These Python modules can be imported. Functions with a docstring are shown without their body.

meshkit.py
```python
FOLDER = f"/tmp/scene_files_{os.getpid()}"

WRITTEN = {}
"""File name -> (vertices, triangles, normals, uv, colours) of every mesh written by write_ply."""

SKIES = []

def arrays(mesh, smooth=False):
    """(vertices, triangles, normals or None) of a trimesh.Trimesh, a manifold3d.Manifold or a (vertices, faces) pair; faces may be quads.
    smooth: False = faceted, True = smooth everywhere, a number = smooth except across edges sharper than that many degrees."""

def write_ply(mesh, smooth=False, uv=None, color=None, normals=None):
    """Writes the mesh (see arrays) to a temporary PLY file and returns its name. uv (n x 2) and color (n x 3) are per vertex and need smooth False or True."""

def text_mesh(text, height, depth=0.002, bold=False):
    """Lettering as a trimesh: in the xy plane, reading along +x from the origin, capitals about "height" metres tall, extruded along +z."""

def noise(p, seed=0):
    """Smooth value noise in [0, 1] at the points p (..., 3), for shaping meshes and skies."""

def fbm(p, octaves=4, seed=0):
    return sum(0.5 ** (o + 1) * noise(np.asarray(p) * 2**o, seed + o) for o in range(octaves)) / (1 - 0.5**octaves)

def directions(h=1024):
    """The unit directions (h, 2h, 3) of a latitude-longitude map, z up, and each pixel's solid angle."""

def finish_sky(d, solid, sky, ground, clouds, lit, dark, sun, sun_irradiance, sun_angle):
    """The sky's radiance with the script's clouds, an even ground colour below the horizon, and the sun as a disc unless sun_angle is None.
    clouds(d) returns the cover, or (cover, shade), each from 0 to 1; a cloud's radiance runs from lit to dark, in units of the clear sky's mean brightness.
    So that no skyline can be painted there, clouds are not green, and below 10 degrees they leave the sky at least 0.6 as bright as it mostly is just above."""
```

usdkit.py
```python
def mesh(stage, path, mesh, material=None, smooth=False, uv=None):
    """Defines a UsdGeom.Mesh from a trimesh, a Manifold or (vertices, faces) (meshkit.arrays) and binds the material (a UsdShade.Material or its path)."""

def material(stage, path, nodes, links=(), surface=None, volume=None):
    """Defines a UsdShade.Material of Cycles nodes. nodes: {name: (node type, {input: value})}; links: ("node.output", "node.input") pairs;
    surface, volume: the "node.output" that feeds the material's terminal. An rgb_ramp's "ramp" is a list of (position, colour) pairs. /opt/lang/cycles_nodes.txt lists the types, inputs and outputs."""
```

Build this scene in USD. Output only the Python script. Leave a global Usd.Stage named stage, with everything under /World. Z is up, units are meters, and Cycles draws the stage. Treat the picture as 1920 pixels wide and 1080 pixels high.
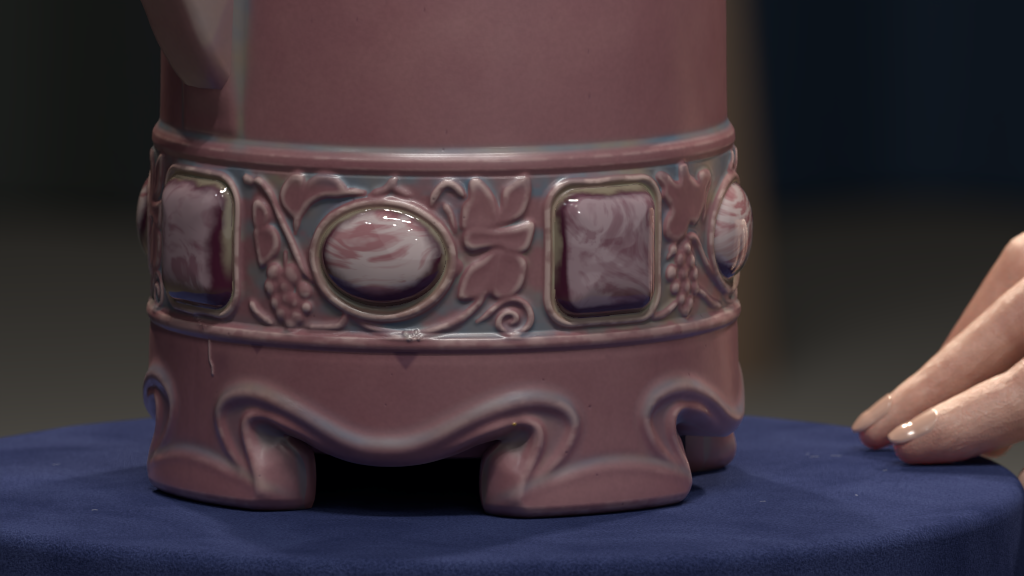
import math, numpy as np, trimesh, usdkit, meshkit
import manifold3d as m3
from scipy.ndimage import gaussian_filter
from scipy.interpolate import PchipInterpolator
from pxr import Usd, UsdGeom, UsdLux, UsdShade, Gf, Sdf, Vt

stage = Usd.Stage.CreateInMemory()
UsdGeom.SetStageUpAxis(stage, UsdGeom.Tokens.z)
UsdGeom.SetStageMetersPerUnit(stage, 1.0)
UsdGeom.Xform.Define(stage, '/World')
UsdGeom.Scope.Define(stage, '/World/Looks')
rng = np.random.default_rng(7)
RAD = math.pi / 180

# ------------------------------------------------------------------ camera
# long lens 2.6 m away, looking down 7 degrees at the foot of the pitcher (which stands at the origin)
CAM_E, CAM_D, AIM = 7.0 * RAD, 2.6, np.array([0.016, 0.0, 0.045])
cam_pos = AIM + CAM_D * np.array([0, -math.cos(CAM_E), math.sin(CAM_E)])
cam = UsdGeom.Camera.Define(stage, '/World/camera')
cam.CreateHorizontalApertureAttr(36.0)
cam.CreateVerticalApertureAttr(36.0 * 1080 / 1920)
cam.CreateFocalLengthAttr(36.0 * 20800 / 1920)
cam.CreateClippingRangeAttr(Gf.Vec2f(0.05, 100))
cam.CreateFStopAttr(20.0)
cam.CreateFocusDistanceAttr(2.535)
cam.CreateExposureAttr(0.25)
cam.AddTranslateOp().Set(Gf.Vec3d(*map(float, cam_pos)))
cam.AddRotateXOp().Set(90.0 - 7.0)

# ------------------------------------------------------------------ studio lamps, plus an added fill and an added spot
def lamp(name, az, el, dist, w, h, power, color=(1, 1, 1), target=(0, 0, 0.05), roll=0.0):
    """A rectangular lamp seen from the pitcher at azimuth az (0 = from the camera side, + = right) and elevation el (degrees)."""
    a, e = az * RAD, el * RAD
    p = np.array(target) + dist * np.array([math.sin(a) * math.cos(e), -math.cos(a) * math.cos(e), math.sin(e)])
    z = (p - np.array(target)); z /= np.linalg.norm(z)
    x = np.cross([0, 0, 1.0], z); x /= np.linalg.norm(x); y = np.cross(z, x)
    c, s = math.cos(roll * RAD), math.sin(roll * RAD)
    x, y = x * c + y * s, y * c - x * s
    L = UsdLux.RectLight.Define(stage, '/World/' + name)
    L.CreateWidthAttr(w); L.CreateHeightAttr(h); L.CreateNormalizeAttr(True)
    L.CreateIntensityAttr(power); L.CreateColorAttr(Gf.Vec3f(*color))
    m = Gf.Matrix4d(1.0); m.SetRow(0, Gf.Vec4d(*x, 0)); m.SetRow(1, Gf.Vec4d(*y, 0)); m.SetRow(2, Gf.Vec4d(*z, 0)); m.SetRow(3, Gf.Vec4d(*p, 1))
    L.AddTransformOp().Set(m)

def spot_at(h_name, az, el, dist, cone, power, target):
    a, e = az * RAD, el * RAD
    z = np.array([math.sin(a) * math.cos(e), -math.cos(a) * math.cos(e), math.sin(e)]); p = np.array(target) + dist * z
    x = np.cross([0, 0, 1.0], z); x /= np.linalg.norm(x); y = np.cross(z, x)
    L = UsdLux.SphereLight.Define(stage, '/World/' + h_name)
    L.CreateRadiusAttr(.03); L.CreateNormalizeAttr(True); L.CreateIntensityAttr(power); L.CreateColorAttr(Gf.Vec3f(1, .97, .93))
    s = UsdLux.ShapingAPI.Apply(L.GetPrim()); s.CreateShapingConeAngleAttr(cone); s.CreateShapingConeSoftnessAttr(1.0)
    m = Gf.Matrix4d(1.0); m.SetRow(0, Gf.Vec4d(*x, 0)); m.SetRow(1, Gf.Vec4d(*y, 0)); m.SetRow(2, Gf.Vec4d(*z, 0)); m.SetRow(3, Gf.Vec4d(*p, 1))
    L.AddTransformOp().Set(m)

WARM, COOL, NEUT = (1, .85, .68), (.92, .96, 1), (1, .98, .95)
LP = 0.42
lamp('studio_lamp', 0, 64, 2.0, .40, .034, 7.5 * LP, NEUT)
lamp('studio_lamp_001', 30, 60, 2.0, .34, .034, 6.0 * LP, NEUT, roll=-20)
lamp('studio_lamp_002', -22, 63, 2.0, .16, .034, 3.6 * LP, NEUT)
lamp('studio_lamp_003', -25, 68, 2.0, .06, .03, .8 * LP, WARM)
lamp('studio_lamp_004', 42, 62, 2.0, .08, .03, 1.0 * LP, WARM)
lamp('studio_lamp_005', -48, 44, 2.0, .06, .04, .5 * LP, COOL)
lamp('studio_lamp_006', -42, 43, 2.0, .06, .04, .5 * LP, COOL)
lamp('studio_lamp_007', -3, 46, 2.0, .09, .03, .7 * LP, NEUT)
lamp('studio_lamp_008', 18, 38, 2.0, .07, .03, .6 * LP, NEUT)
lamp('studio_lamp_009', 25, 42, 2.0, .05, .04, .3 * LP, NEUT)
lamp('soft_lamp_001', -80, 36, 2.2, 1.6, 1.4, .9 * LP, (1, .96, .90))  # unseen fill, added to lift the pitcher's left side
spot_at(h_name='added_spot_lamp', az=24, el=17, dist=1.6, cone=4.6, power=6.5, target=(.012, 0, .165))  # unseen narrow spot, added to brighten the upper body
lamp('soft_lamp', 36, 31, 2.6, 7.0, 4.2, 20.0 * LP, (1, .98, .98), target=(0, 0, .12))
lamp('back_lamp', 199, 42, 2.2, .12, .12, 30.0 * LP, WARM)
lamp('back_lamp_001', 145, 42, 2.2, .12, .12, 30.0 * LP, WARM)

# ------------------------------------------------------------------ helpers
used = {}
def numbered(path):
    k = used.get(path, -1) + 1; used[path] = k
    return path if k == 0 else f'{path}_{k:03d}'

def tag(prim, label=None, cat=None, group=None, kind=None):
    for k, v in (('label', label), ('category', cat), ('group', group), ('kind', kind)):
        if v: prim.SetCustomDataByKey(k, v)
    return prim

def thing(name, label, cat, loc=(0, 0, 0), group=None):
    x = UsdGeom.Xform.Define(stage, numbered('/World/' + name)); x.AddTranslateOp().Set(Gf.Vec3d(*map(float, loc)))
    return tag(x.GetPrim(), label, cat, group)

def raw(name, parent, v, f, material, normals=None, cols=None):
    """One mesh from vertices (metres), triangles, optional vertex normals and optional colour primvars."""
    path = numbered((str(parent.GetPath()) if parent else '/World') + '/' + name)
    m = UsdGeom.Mesh.Define(stage, path)
    m.CreatePointsAttr(Vt.Vec3fArray.FromNumpy(np.ascontiguousarray(v, np.float32)))
    m.CreateFaceVertexCountsAttr(Vt.IntArray.FromNumpy(np.full(len(f), 3, np.int32)))
    m.CreateFaceVertexIndicesAttr(Vt.IntArray.FromNumpy(np.ascontiguousarray(f, np.int32).ravel()))
    m.CreateSubdivisionSchemeAttr('none')
    if normals is not None:
        m.CreateNormalsAttr(Vt.Vec3fArray.FromNumpy(np.ascontiguousarray(normals, np.float32))); m.SetNormalsInterpolation('vertex')
    for k, c in (cols or {}).items():
        UsdGeom.PrimvarsAPI(m).CreatePrimvar(k, Sdf.ValueTypeNames.Color3fArray, 'vertex').Set(Vt.Vec3fArray.FromNumpy(np.ascontiguousarray(c, np.float32)))
    UsdShade.MaterialBindingAPI.Apply(m.GetPrim()).Bind(material)
    return m.GetPrim()

def obj(name, parent, mesh, material, smooth=30):
    path = numbered((str(parent.GetPath()) if parent else '/World') + '/' + name)
    return usdkit.mesh(stage, path, mesh, material, smooth=smooth).GetPrim()

def sstep(a, b, x):
    t = np.clip((x - a) / (b - a), 0, 1); return t * t * (3 - 2 * t)

def spline(pts, n=8, closed=False):
    """Catmull-Rom through the points."""
    p = np.asarray(pts, float)
    q = np.vstack([p[-1], p, p[:2]]) if closed else np.vstack([2 * p[0] - p[1], p, 2 * p[-1] - p[-2]])
    out = []
    t = np.linspace(0, 1, n, endpoint=False)[:, None]
    for i in range(len(q) - 3):
        a, b, c, d = q[i:i + 4]
        out.append(.5 * (2 * b + (c - a) * t + (2 * a - 5 * b + 4 * c - d) * t**2 + (3 * b - a - 3 * c + d) * t**3))
    if not closed: out.append(p[-1:])
    return np.vstack(out)

def seg_dist(X, Y, p, closed=False):
    """Distance of the grid points to the polyline, and the place along it (0..1)."""
    a = p; b = np.roll(p, -1, 0)
    if not closed: a, b = p[:-1], p[1:]
    best = np.full(X.shape, 1e9); where = np.zeros(X.shape)
    for i in range(len(a)):
        d = b[i] - a[i]; L = max(d @ d, 1e-12)
        t = np.clip(((X - a[i, 0]) * d[0] + (Y - a[i, 1]) * d[1]) / L, 0, 1)
        e = (X - a[i, 0] - t * d[0])**2 + (Y - a[i, 1] - t * d[1])**2
        k = e < best
        best[k] = e[k]; where[k] = ((i + t) / len(a))[k]
    return np.sqrt(best), where

def inside(X, Y, p):
    r = np.zeros(X.shape, bool); q = np.roll(p, -1, 0)
    for (x0, y0), (x1, y1) in zip(p, q):
        if y0 != y1: r ^= ((y0 > Y) != (y1 > Y)) & (X < (x1 - x0) * (Y - y0) / (y1 - y0) + x0)
    return r

# ------------------------------------------------------------------ materials
def M(name, nodes, links, surface='p.BSDF'):
    return usdkit.material(stage, '/World/Looks/' + name, nodes, links, surface=surface)

OBJ = ('texture_coordinate', {})
glaze = M('mauve_glaze', {
    'tc': OBJ, 'at': ('attribute', {'attribute': 'relief'}), 'sp': ('separate_color', {}), 'aw': ('attribute', {'attribute': 'wear'}), 'sw': ('separate_color', {}),
    'n1': ('noise_texture', {'scale': 38., 'detail': 4., 'roughness': .6}), 'n2': ('noise_texture', {'scale': 900., 'detail': 3., 'roughness': .6}),
    'r1': ('rgb_ramp', {'ramp': [(.3, (.182, .078, .090)), (.5, (.196, .086, .098)), (.7, (.214, .099, .108))]}),
    'r2': ('rgb_ramp', {'ramp': [(.35, (.95, .95, .95)), (.65, (1.04, 1.04, 1.04))]}),
    'nb': ('noise_texture', {'scale': 55., 'detail': 3.}), 'rb': ('rgb_ramp', {'ramp': [(.35, (.085, .125, .172)), (.55, (.142, .138, .142)), (.7, (.19, .150, .112))]}),
    'mul': ('mix', {'mix_type': 'multiply', 'fac': 1.}),
    'm1': ('mix', {}), 'm2': ('mix', {'color2': (.46, .335, .315)}), 'm3': ('mix', {'color2': (.30, .27, .17)}),
    'm4': ('mix', {'color2': (.075, .026, .050)}), 'm5': ('mix', {'color2': (.62, .58, .54)}), 'm6': ('mix', {'color2': (.55, .34, .05)}),
    'nr': ('noise_texture', {'scale': 120., 'detail': 3.}), 'rr': ('map_range', {'from_min': .3, 'from_max': .7, 'to_min': .30, 'to_max': .42}),
    'bp': ('bump', {'strength': .08, 'distance': .0003}),
    'p': ('principled_bsdf', {'specular_ior_level': .5, 'coat_weight': .15, 'coat_roughness': .18})},
    [('tc.object', 'n1.vector'), ('tc.object', 'n2.vector'), ('tc.object', 'nb.vector'), ('tc.object', 'nr.vector'),
     ('n1.fac', 'r1.fac'), ('n2.fac', 'r2.fac'), ('nb.fac', 'rb.fac'), ('r1.color', 'mul.color1'), ('r2.color', 'mul.color2'),
     ('at.color', 'sp.color'), ('aw.color', 'sw.color'), ('mul.color', 'm1.color1'), ('rb.color', 'm1.color2'), ('sp.r', 'm1.fac'),
     ('m1.color', 'm2.color1'), ('sp.g', 'm2.fac'), ('m2.color', 'm3.color1'), ('sp.b', 'm3.fac'),
     ('m3.color', 'm4.color1'), ('sw.r', 'm4.fac'), ('m4.color', 'm5.color1'), ('sw.g', 'm5.fac'), ('m5.color', 'm6.color1'), ('sw.b', 'm6.fac'),
     ('m6.color', 'p.base_color'), ('nr.fac', 'rr.value'), ('rr.result', 'p.roughness'), ('n2.fac', 'bp.height'), ('bp.normal', 'p.normal')])

def jewel_mat(name, scale, dist, off, white, mid, dark, lo):
    return M(name, {
        'tc': OBJ, 'mp': ('mapping', {'location': off, 'scale': scale}), 'at': ('attribute', {'attribute': 'relief'}), 'sp': ('separate_color', {}),
        'n0': ('noise_texture', {'scale': 1., 'detail': 4., 'roughness': .5, 'distortion': dist}),
        'r0': ('rgb_ramp', {'ramp': [(.26, dark), (.40, mid), (.49, white), (.55, white), (.615, mid), (.66, mid), (.74, white), (.84, mid)]}),
        'ne': ('noise_texture', {'scale': 75., 'detail': 4., 'roughness': .6}),
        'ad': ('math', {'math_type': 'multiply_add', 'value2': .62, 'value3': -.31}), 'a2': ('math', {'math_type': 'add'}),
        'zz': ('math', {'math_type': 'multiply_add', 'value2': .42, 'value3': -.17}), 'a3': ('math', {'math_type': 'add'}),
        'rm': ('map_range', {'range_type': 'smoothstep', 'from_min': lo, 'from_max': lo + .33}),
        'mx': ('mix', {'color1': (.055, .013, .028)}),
        'e1': ('map_range', {'range_type': 'smoothstep', 'from_min': .02, 'from_max': .22, 'to_min': .85, 'to_max': 0.}), 'e2': ('map_range', {'range_type': 'smoothstep', 'from_min': .18, 'from_max': .5, 'to_min': 0., 'to_max': .85}),
        'e3': ('math', {'math_type': 'multiply'}), 'mr': ('mix', {'color2': (.27, .235, .165)}),
        'p': ('principled_bsdf', {'roughness': .04, 'ior': 1.55, 'coat_weight': .6, 'coat_roughness': .03})},
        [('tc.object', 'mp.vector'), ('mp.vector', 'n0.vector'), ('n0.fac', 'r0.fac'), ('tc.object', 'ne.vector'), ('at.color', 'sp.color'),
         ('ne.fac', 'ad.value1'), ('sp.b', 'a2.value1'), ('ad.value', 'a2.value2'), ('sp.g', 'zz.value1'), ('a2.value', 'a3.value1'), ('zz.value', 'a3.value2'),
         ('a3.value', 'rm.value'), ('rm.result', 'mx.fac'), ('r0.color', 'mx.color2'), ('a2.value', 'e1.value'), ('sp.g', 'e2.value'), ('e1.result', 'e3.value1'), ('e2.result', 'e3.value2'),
         ('mx.color', 'mr.color1'), ('e3.value', 'mr.fac'), ('mr.color', 'p.base_color')])
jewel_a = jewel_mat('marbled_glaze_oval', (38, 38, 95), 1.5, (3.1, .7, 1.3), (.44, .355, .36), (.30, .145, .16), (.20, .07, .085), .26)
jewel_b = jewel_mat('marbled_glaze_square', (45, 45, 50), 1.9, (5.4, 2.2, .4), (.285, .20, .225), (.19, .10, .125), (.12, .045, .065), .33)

felt = M('blue_felt', {
    'tc': OBJ, 'n1': ('noise_texture', {'scale': 1500., 'detail': 5., 'roughness': .75}), 'n2': ('noise_texture', {'scale': 26., 'detail': 5., 'roughness': .6, 'distortion': .6}),
    'n3': ('noise_texture', {'scale': 150., 'detail': 6., 'roughness': .75}),
    'r1': ('rgb_ramp', {'ramp': [(.3, (.014, .022, .078)), (.7, (.068, .088, .228))]}), 'r2': ('rgb_ramp', {'ramp': [(.35, (.72, .73, .78)), (.65, (1.24, 1.22, 1.16))]}),
    'r3': ('rgb_ramp', {'ramp': [(.62, (0, 0, 0)), (.80, (.35, .35, .35))]}),
    'mul': ('mix', {'mix_type': 'multiply', 'fac': 1.}), 'fl': ('mix', {'color2': (.10, .12, .22)}), 'bp': ('bump', {'strength': 1., 'distance': .0016}),
    'p': ('principled_bsdf', {'roughness': 1., 'specular_ior_level': .0, 'sheen_weight': .02, 'sheen_roughness': .5, 'sheen_tint': (.35, .42, .85)})},
    [('tc.object', 'n1.vector'), ('tc.object', 'n2.vector'), ('tc.object', 'n3.vector'), ('n1.fac', 'r1.fac'), ('n2.fac', 'r2.fac'), ('n3.fac', 'r3.fac'),
     ('r1.color', 'mul.color1'), ('r2.color', 'mul.color2'), ('mul.color', 'fl.color1'), ('r3.color', 'fl.fac'), ('fl.color', 'p.base_color'),
     ('n1.fac', 'bp.height'), ('bp.normal', 'p.normal')])

skin = M('skin', {
    'tc': OBJ, 'n1': ('noise_texture', {'scale': 70., 'detail': 5., 'roughness': .6}), 'n2': ('voronoi_texture', {'scale': 1300., 'feature': 'distance_to_edge'}),
    'n3': ('noise_texture', {'scale': 2200., 'detail': 3.}),
    'r1': ('rgb_ramp', {'ramp': [(.3, (.31, .150, .115)), (.5, (.42, .245, .185)), (.72, (.52, .335, .26))]}),
    'ma': ('math', {'math_type': 'multiply_add', 'value2': 1.5}),
    'bp': ('bump', {'strength': .45, 'distance': .00035}),
    'p': ('principled_bsdf', {'roughness': .36, 'specular_ior_level': .5, 'subsurface_weight': .25, 'subsurface_scale': .003, 'subsurface_radius': (1, .35, .2)})},
    [('tc.object', 'n1.vector'), ('tc.object', 'n2.vector'), ('tc.object', 'n3.vector'), ('n1.fac', 'r1.fac'), ('r1.color', 'p.base_color'),
     ('n2.distance', 'ma.value1'), ('n3.fac', 'ma.value3'), ('ma.value', 'bp.height'), ('bp.normal', 'p.normal')])
nail_m = M('fingernail', {'p': ('principled_bsdf', {'base_color': (.47, .30, .235), 'roughness': .15, 'coat_weight': .5, 'coat_roughness': .1})}, [])
def cloth(name, a, b, scale=400., rough=.9):
    return M(name, {'tc': OBJ, 'n': ('noise_texture', {'scale': scale, 'detail': 4.}), 'r': ('rgb_ramp', {'ramp': [(.35, a), (.65, b)]}),
                    'bp': ('bump', {'strength': .3, 'distance': .001}), 'p': ('principled_bsdf', {'roughness': rough})},
             [('tc.object', 'n.vector'), ('n.fac', 'r.fac'), ('r.color', 'p.base_color'), ('n.fac', 'bp.height'), ('bp.normal', 'p.normal')])
navy = cloth('navy_curtain', (.006, .020, .046), (.009, .030, .064))
black = cloth('black_curtain', (.010, .013, .016), (.017, .021, .025))
grey_cloth = cloth('grey_curtain', (.020, .025, .022), (.031, .037, .033))
carpet = cloth('grey_carpet', (.085, .078, .066), (.115, .105, .090), 60.)
wood = M('brown_wood', {'tc': OBJ, 'mp': ('mapping', {'scale': (60, 60, 4)}), 'n': ('noise_texture', {'scale': 1., 'detail': 5., 'distortion': 1.}),
                        'r': ('rgb_ramp', {'ramp': [(.3, (.066, .035, .016)), (.7, (.105, .058, .027))]}), 'p': ('principled_bsdf', {'roughness': .5})},
         [('tc.object', 'mp.vector'), ('mp.vector', 'n.vector'), ('n.fac', 'r.fac'), ('r.color', 'p.base_color')])
lint_m = M('lint', {'p': ('principled_bsdf', {'base_color': (.42, .44, .52), 'roughness': .9})}, [])
sleeve_m = cloth('dark_sleeve', (.010, .011, .015), (.018, .019, .024), 900.)

# ------------------------------------------------------------------ setting: floor and the drapes far behind
FLOOR = -0.9
fl = trimesh.creation.box((14, 17, .1)); fl.apply_translation((0, 3.2, FLOOR - .05))
tag(obj('floor', None, fl, carpet, False), kind='structure')
def drape(name, x0, x1, y, mat, label, z1=2.4, seed=0):
    n = int((x1 - x0) / .02); x = np.linspace(x0, x1, n); z = np.linspace(FLOOR + .01, z1, 24)
    X, Z = np.meshgrid(x, z)
    Y = y + .07 * np.sin(X * 21 + 1.3 * np.sin(X * 5 + seed)) * (.6 + .4 * meshkit.noise(np.stack([X * 3, Z * .4, X * 0 + seed], -1)))
    v = np.stack([X, Y, Z], -1).reshape(-1, 3); i = np.arange(len(v)).reshape(X.shape)
    q = np.stack([i[:-1, :-1], i[:-1, 1:], i[1:, 1:], i[1:, :-1]], -1).reshape(-1, 4)
    vb = v + [0, .012, 0]; q2 = q[:, ::-1] + len(v)
    o = obj(name, None, (np.vstack([v, vb]), np.vstack([q, q2])), mat, True)
    return tag(o, label, 'curtain')

# ------------------------------------------------------------------ the pitcher: one turned and moulded wall, cut into its parts
# The relief is kept as outlines on the unrolled wall: (degrees round the axis from the camera side, millimetres above the table).
LEAF = {
    'lA': [(5.5,77.4),(6.9,78.1),(8.7,76.2),(10.1,73.3),(11.1,68.8),(9.6,66.9),(4.8,67.0),(3.8,67.6),(4.2,72.0),(5.3,74.0)],
    'lB': [(16.4,78.6),(17.1,76.3),(16.7,73.1),(15.1,69.5),(10.6,67.5),(9.9,68.9),(11.4,71.3),(11.9,75.2),(13.2,76.7)],
    'lC': [(4.5,66.3),(6.7,67.0),(10.3,66.5),(14.5,67.1),(17.6,67.8),(17.2,64.0),(15.9,61.6),(12.8,61.5),(10.9,62.7),(8.0,62.5),(5.6,62.2),(4.4,63.6)],
    'lD': [(5.5,58.3),(7.7,59.7),(10.3,62.1),(12.0,60.7),(9.8,54.6),(8.5,51.7),(4.0,50.8),(3.4,52.2),(3.9,55.5)],
    'lE': [(10.9,61.7),(14.1,61.2),(15.9,59.6),(16.2,57.3),(15.3,53.5),(13.2,51.2),(10.7,50.9),(9.5,52.9),(9.9,56.9)],
    'M1': [(-39.3,70.1),(-38.2,71.8),(-35.9,70.4),(-35.4,67.9),(-36.8,65.9),(-38.8,65.5)],
    'M2': [(-38.8,64.9),(-35.4,66.0),(-33.4,64.2),(-33.4,60.9),(-35.2,58.3),(-37.5,56.9),(-38.3,59.5),(-38.8,62.2)],
    'L1': [(-32.7,73.4),(-31.7,76.1),(-29.6,78.4),(-27.8,78.0),(-27.4,75.1),(-28.0,72.3),(-29.3,68.6),(-30.9,69.6),(-32.3,71.3)],
    'L2': [(-27.6,73.9),(-26.5,76.8),(-23.9,78.6),(-21.1,78.2),(-18.9,76.1),(-19.1,74.4),(-21.8,74.2),(-24.6,73.1),(-26.7,71.5),(-28.2,70.8)],
    'B1': [(46.3,76.4),(47.4,77.3),(49.6,76.4),(51.4,74.7),(53.2,74.9),(53.4,78.2),(55.3,78.4),(56.7,75.3),(59.7,73.8),(60.3,75.7),(63.2,76.1),(65.0,74.7),(62.6,71.8),(61.6,68.5),(59.1,64.7),(56.0,65.0),(55.5,63.5),(53.3,61.5),(50.5,61.4),(48.4,63.4),(48.8,66.0),(50.3,68.6),(49.0,70.7),(47.7,72.0),(48.0,73.9)],
}
RIDGE = {
    'spiral': ([(6.7,45.6),(8.3,46.7),(9.9,48.3),(11.5,49.7),(13.3,50.4),(15.1,50.1),(16.6,48.6),(17.3,46.2),(16.6,44.1),(14.8,42.8),(12.8,42.9),(11.2,44.1),(11.0,45.9),(11.9,47.2),(13.2,47.5),(14.3,46.7),(14.3,45.4),(13.3,45.0)],0.62,1.2),
    'vineA': ([(-17.7,46.4),(-14.3,44.2),(-9.4,42.7),(-5.4,42.6),(-1.7,43.5),(3.0,45.8),(6.5,49.2),(8.7,52.8)],0.75,1.1),
    'thorn1': ([(-14.0,74.4),(-10.9,75.7),(-9.1,78.2)],0.8,1.2),
    'thorn1b': ([(-9.1,78.2),(-9.1,76.1),(-6.4,74.5)],0.7,0.9),
    'hook': ([(-2.2,72.1),(-1.0,75.3),(0.8,77.3),(2.7,76.5),(4.2,74.6)],0.75,1.2),
    'thorn2': ([(1.8,60.3),(3.4,58.4),(2.0,56.0)],0.7,0.9),
    'V1': ([(-39.6,76.3),(-37.9,76.2),(-36.5,75.0),(-34.9,73.0),(-33.8,70.4),(-32.4,67.2),(-30.8,64.0),(-29.3,60.3),(-27.5,56.5),(-25.7,54.3)],0.8,1.3),
    'V2': ([(-29.5,64.9),(-28.9,68.4),(-27.4,71.0),(-25.7,73.1),(-23.2,74.3),(-20.5,74.5),(-17.8,75.0),(-15.1,74.9)],0.75,1.2),
    'ledge': ([(-27.1,43.4),(-24.7,43.4),(-21.9,43.7),(-19.8,44.4),(-18.5,47.4),(-19.1,49.3)],0.75,1.1),
    'stemF': ([(-31.7,60.9),(-31.8,57.0)],0.55,0.7),
    'cornerL': ([(-40.3,48.1),(-38.2,45.6),(-35.0,43.7)],0.8,1.0),
    'cornerU': ([(-42.0,76.7),(-39.4,76.1)],0.9,1.0),
    'Bv1': ([(54.6,61.9),(58.5,61.0),(60.8,58.0),(62.9,55.0),(66.4,51.4),(71.1,48.8),(77.5,47.3)],0.75,1.2),
    'Bv2': ([(44.4,44.3),(47.7,44.4),(50.7,45.8),(52.2,46.8)],0.75,1.1),
    'Bv3': ([(58.5,49.3),(61.9,47.7),(65.6,45.2),(71.2,43.2)],0.7,1.0),
    'Bv4': ([(52.8,46.1),(54.1,44.6),(56.1,43.9)],0.6,0.9),
    'Bv5': ([(51.4,60.7),(50.6,58.8),(49.6,57.4)],0.6,0.9),
    'Bv6': ([(65.9,74.2),(62.9,69.5),(62.2,64.9)],0.6,0.9),
    'hi1': ([(0.3,72.8),(1.7,70.1),(2.5,66.3)],0.7,0.8),
}
GRAPE = {
    'F': [(-34.2,55.4,2.0),(-30.2,55.2,2.3),(-34.8,52.1,1.9),(-31.7,52.5,2),(-27.5,51.7,1.7),(-31.4,49.8,2),(-33.6,48.7,1.7),(-29.5,49.0,1.7),(-27.2,48.1,1.2),(-32.3,46.5,1.8),(-29.3,45.9,1.8),(-30.4,44.1,1.6)],
    'B': [(55.5,58.9,1.6),(51.1,59.2,1.2),(53.3,56.6,1.8),(56.8,55.8,1.8),(50.6,53.8,1.7),(54.4,53.3,1.8),(58.2,52.7,1.6),(51.8,50.5,1.5),(55.1,50.1,1.8),(58.5,49.5,1.5),(53.6,47.6,1.5),(56.4,46.1,1.5),(55.1,44.5,1.3)],
}
MMD = 1.222                                   # millimetres of wall per degree
fa = np.arange(-104, 104.01, .14); ba = np.arange(104.8, 255.5, .8)
ANG = np.concatenate([fa, ba])                # columns, closed round the back
ZR = np.concatenate([np.arange(0, 86, .17), np.arange(86.5, 120, .8), np.arange(121, 241, 2.5)])
nz, na = len(ZR), len(ANG)
nrel = int(np.searchsorted(ZR, 86))
A, Z = np.meshgrid(ANG, ZR)
prof = PchipInterpolator([0, .6, 1.6, 3.2, 12, 20, 28, 36, 38.2, 38.7, 39.3, 40.3, 41.5, 42.3, 43.2, 78.2, 78.8, 79.3, 80.6, 82.2, 83.2, 84.2, 85.6, 112, 160, 225, 236, 241],
                         [66.6, 67.9, 69.0, 69.6, 69.5, 69.2, 69.0, 68.8, 68.7, 68.95, 69.35, 69.6, 69.3, 68.5, 67.9, 67.75, 67.6, 67.75, 68.15, 68.0, 67.5, 66.8, 66.3, 66.0, 65.6, 66.4, 67.6, 66.6])
H = np.zeros(A.shape)                         # relief above the turned wall, mm
HM = np.full(A.shape, .22)                    # what wins a point must rise above this
LAB = np.zeros(A.shape, np.int32)
NAMES = ['frieze_band']
JEW = np.zeros(A.shape + (3,))
OLIVE = np.zeros(A.shape); WEAR = np.zeros(A.shape + (3,))

def window(a0, a1, z0, z1):
    """Grid rows and columns of the patch (a0..a1 may run past the seam)."""
    c = np.nonzero(((ANG - a0) % 360) <= (a1 - a0))[0]
    r = np.nonzero((ZR >= z0) & (ZR <= z1))[0]
    if len(c) == 0 or len(r) == 0: return None
    ix = np.ix_(r, c); u = (((ANG[c] - a0) % 360) + a0) * MMD
    U, V = np.meshgrid(u, ZR[r]); return ix, U, V

def put(ix, h, name):
    if name not in NAMES: NAMES.append(name)
    k = NAMES.index(name); hm = HM[ix]; win = h > hm
    L = LAB[ix]; L[win] = k; LAB[ix] = L
    HM[ix] = np.where(win, h, hm)
    a, b, s = H[ix], h, .35                    # soft union
    t = np.clip(.5 + .5 * (b - a) / s, 0, 1)
    H[ix] = np.where(h > 0, a * (1 - t) + b * t + s * t * (1 - t) * .5, a)

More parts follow.
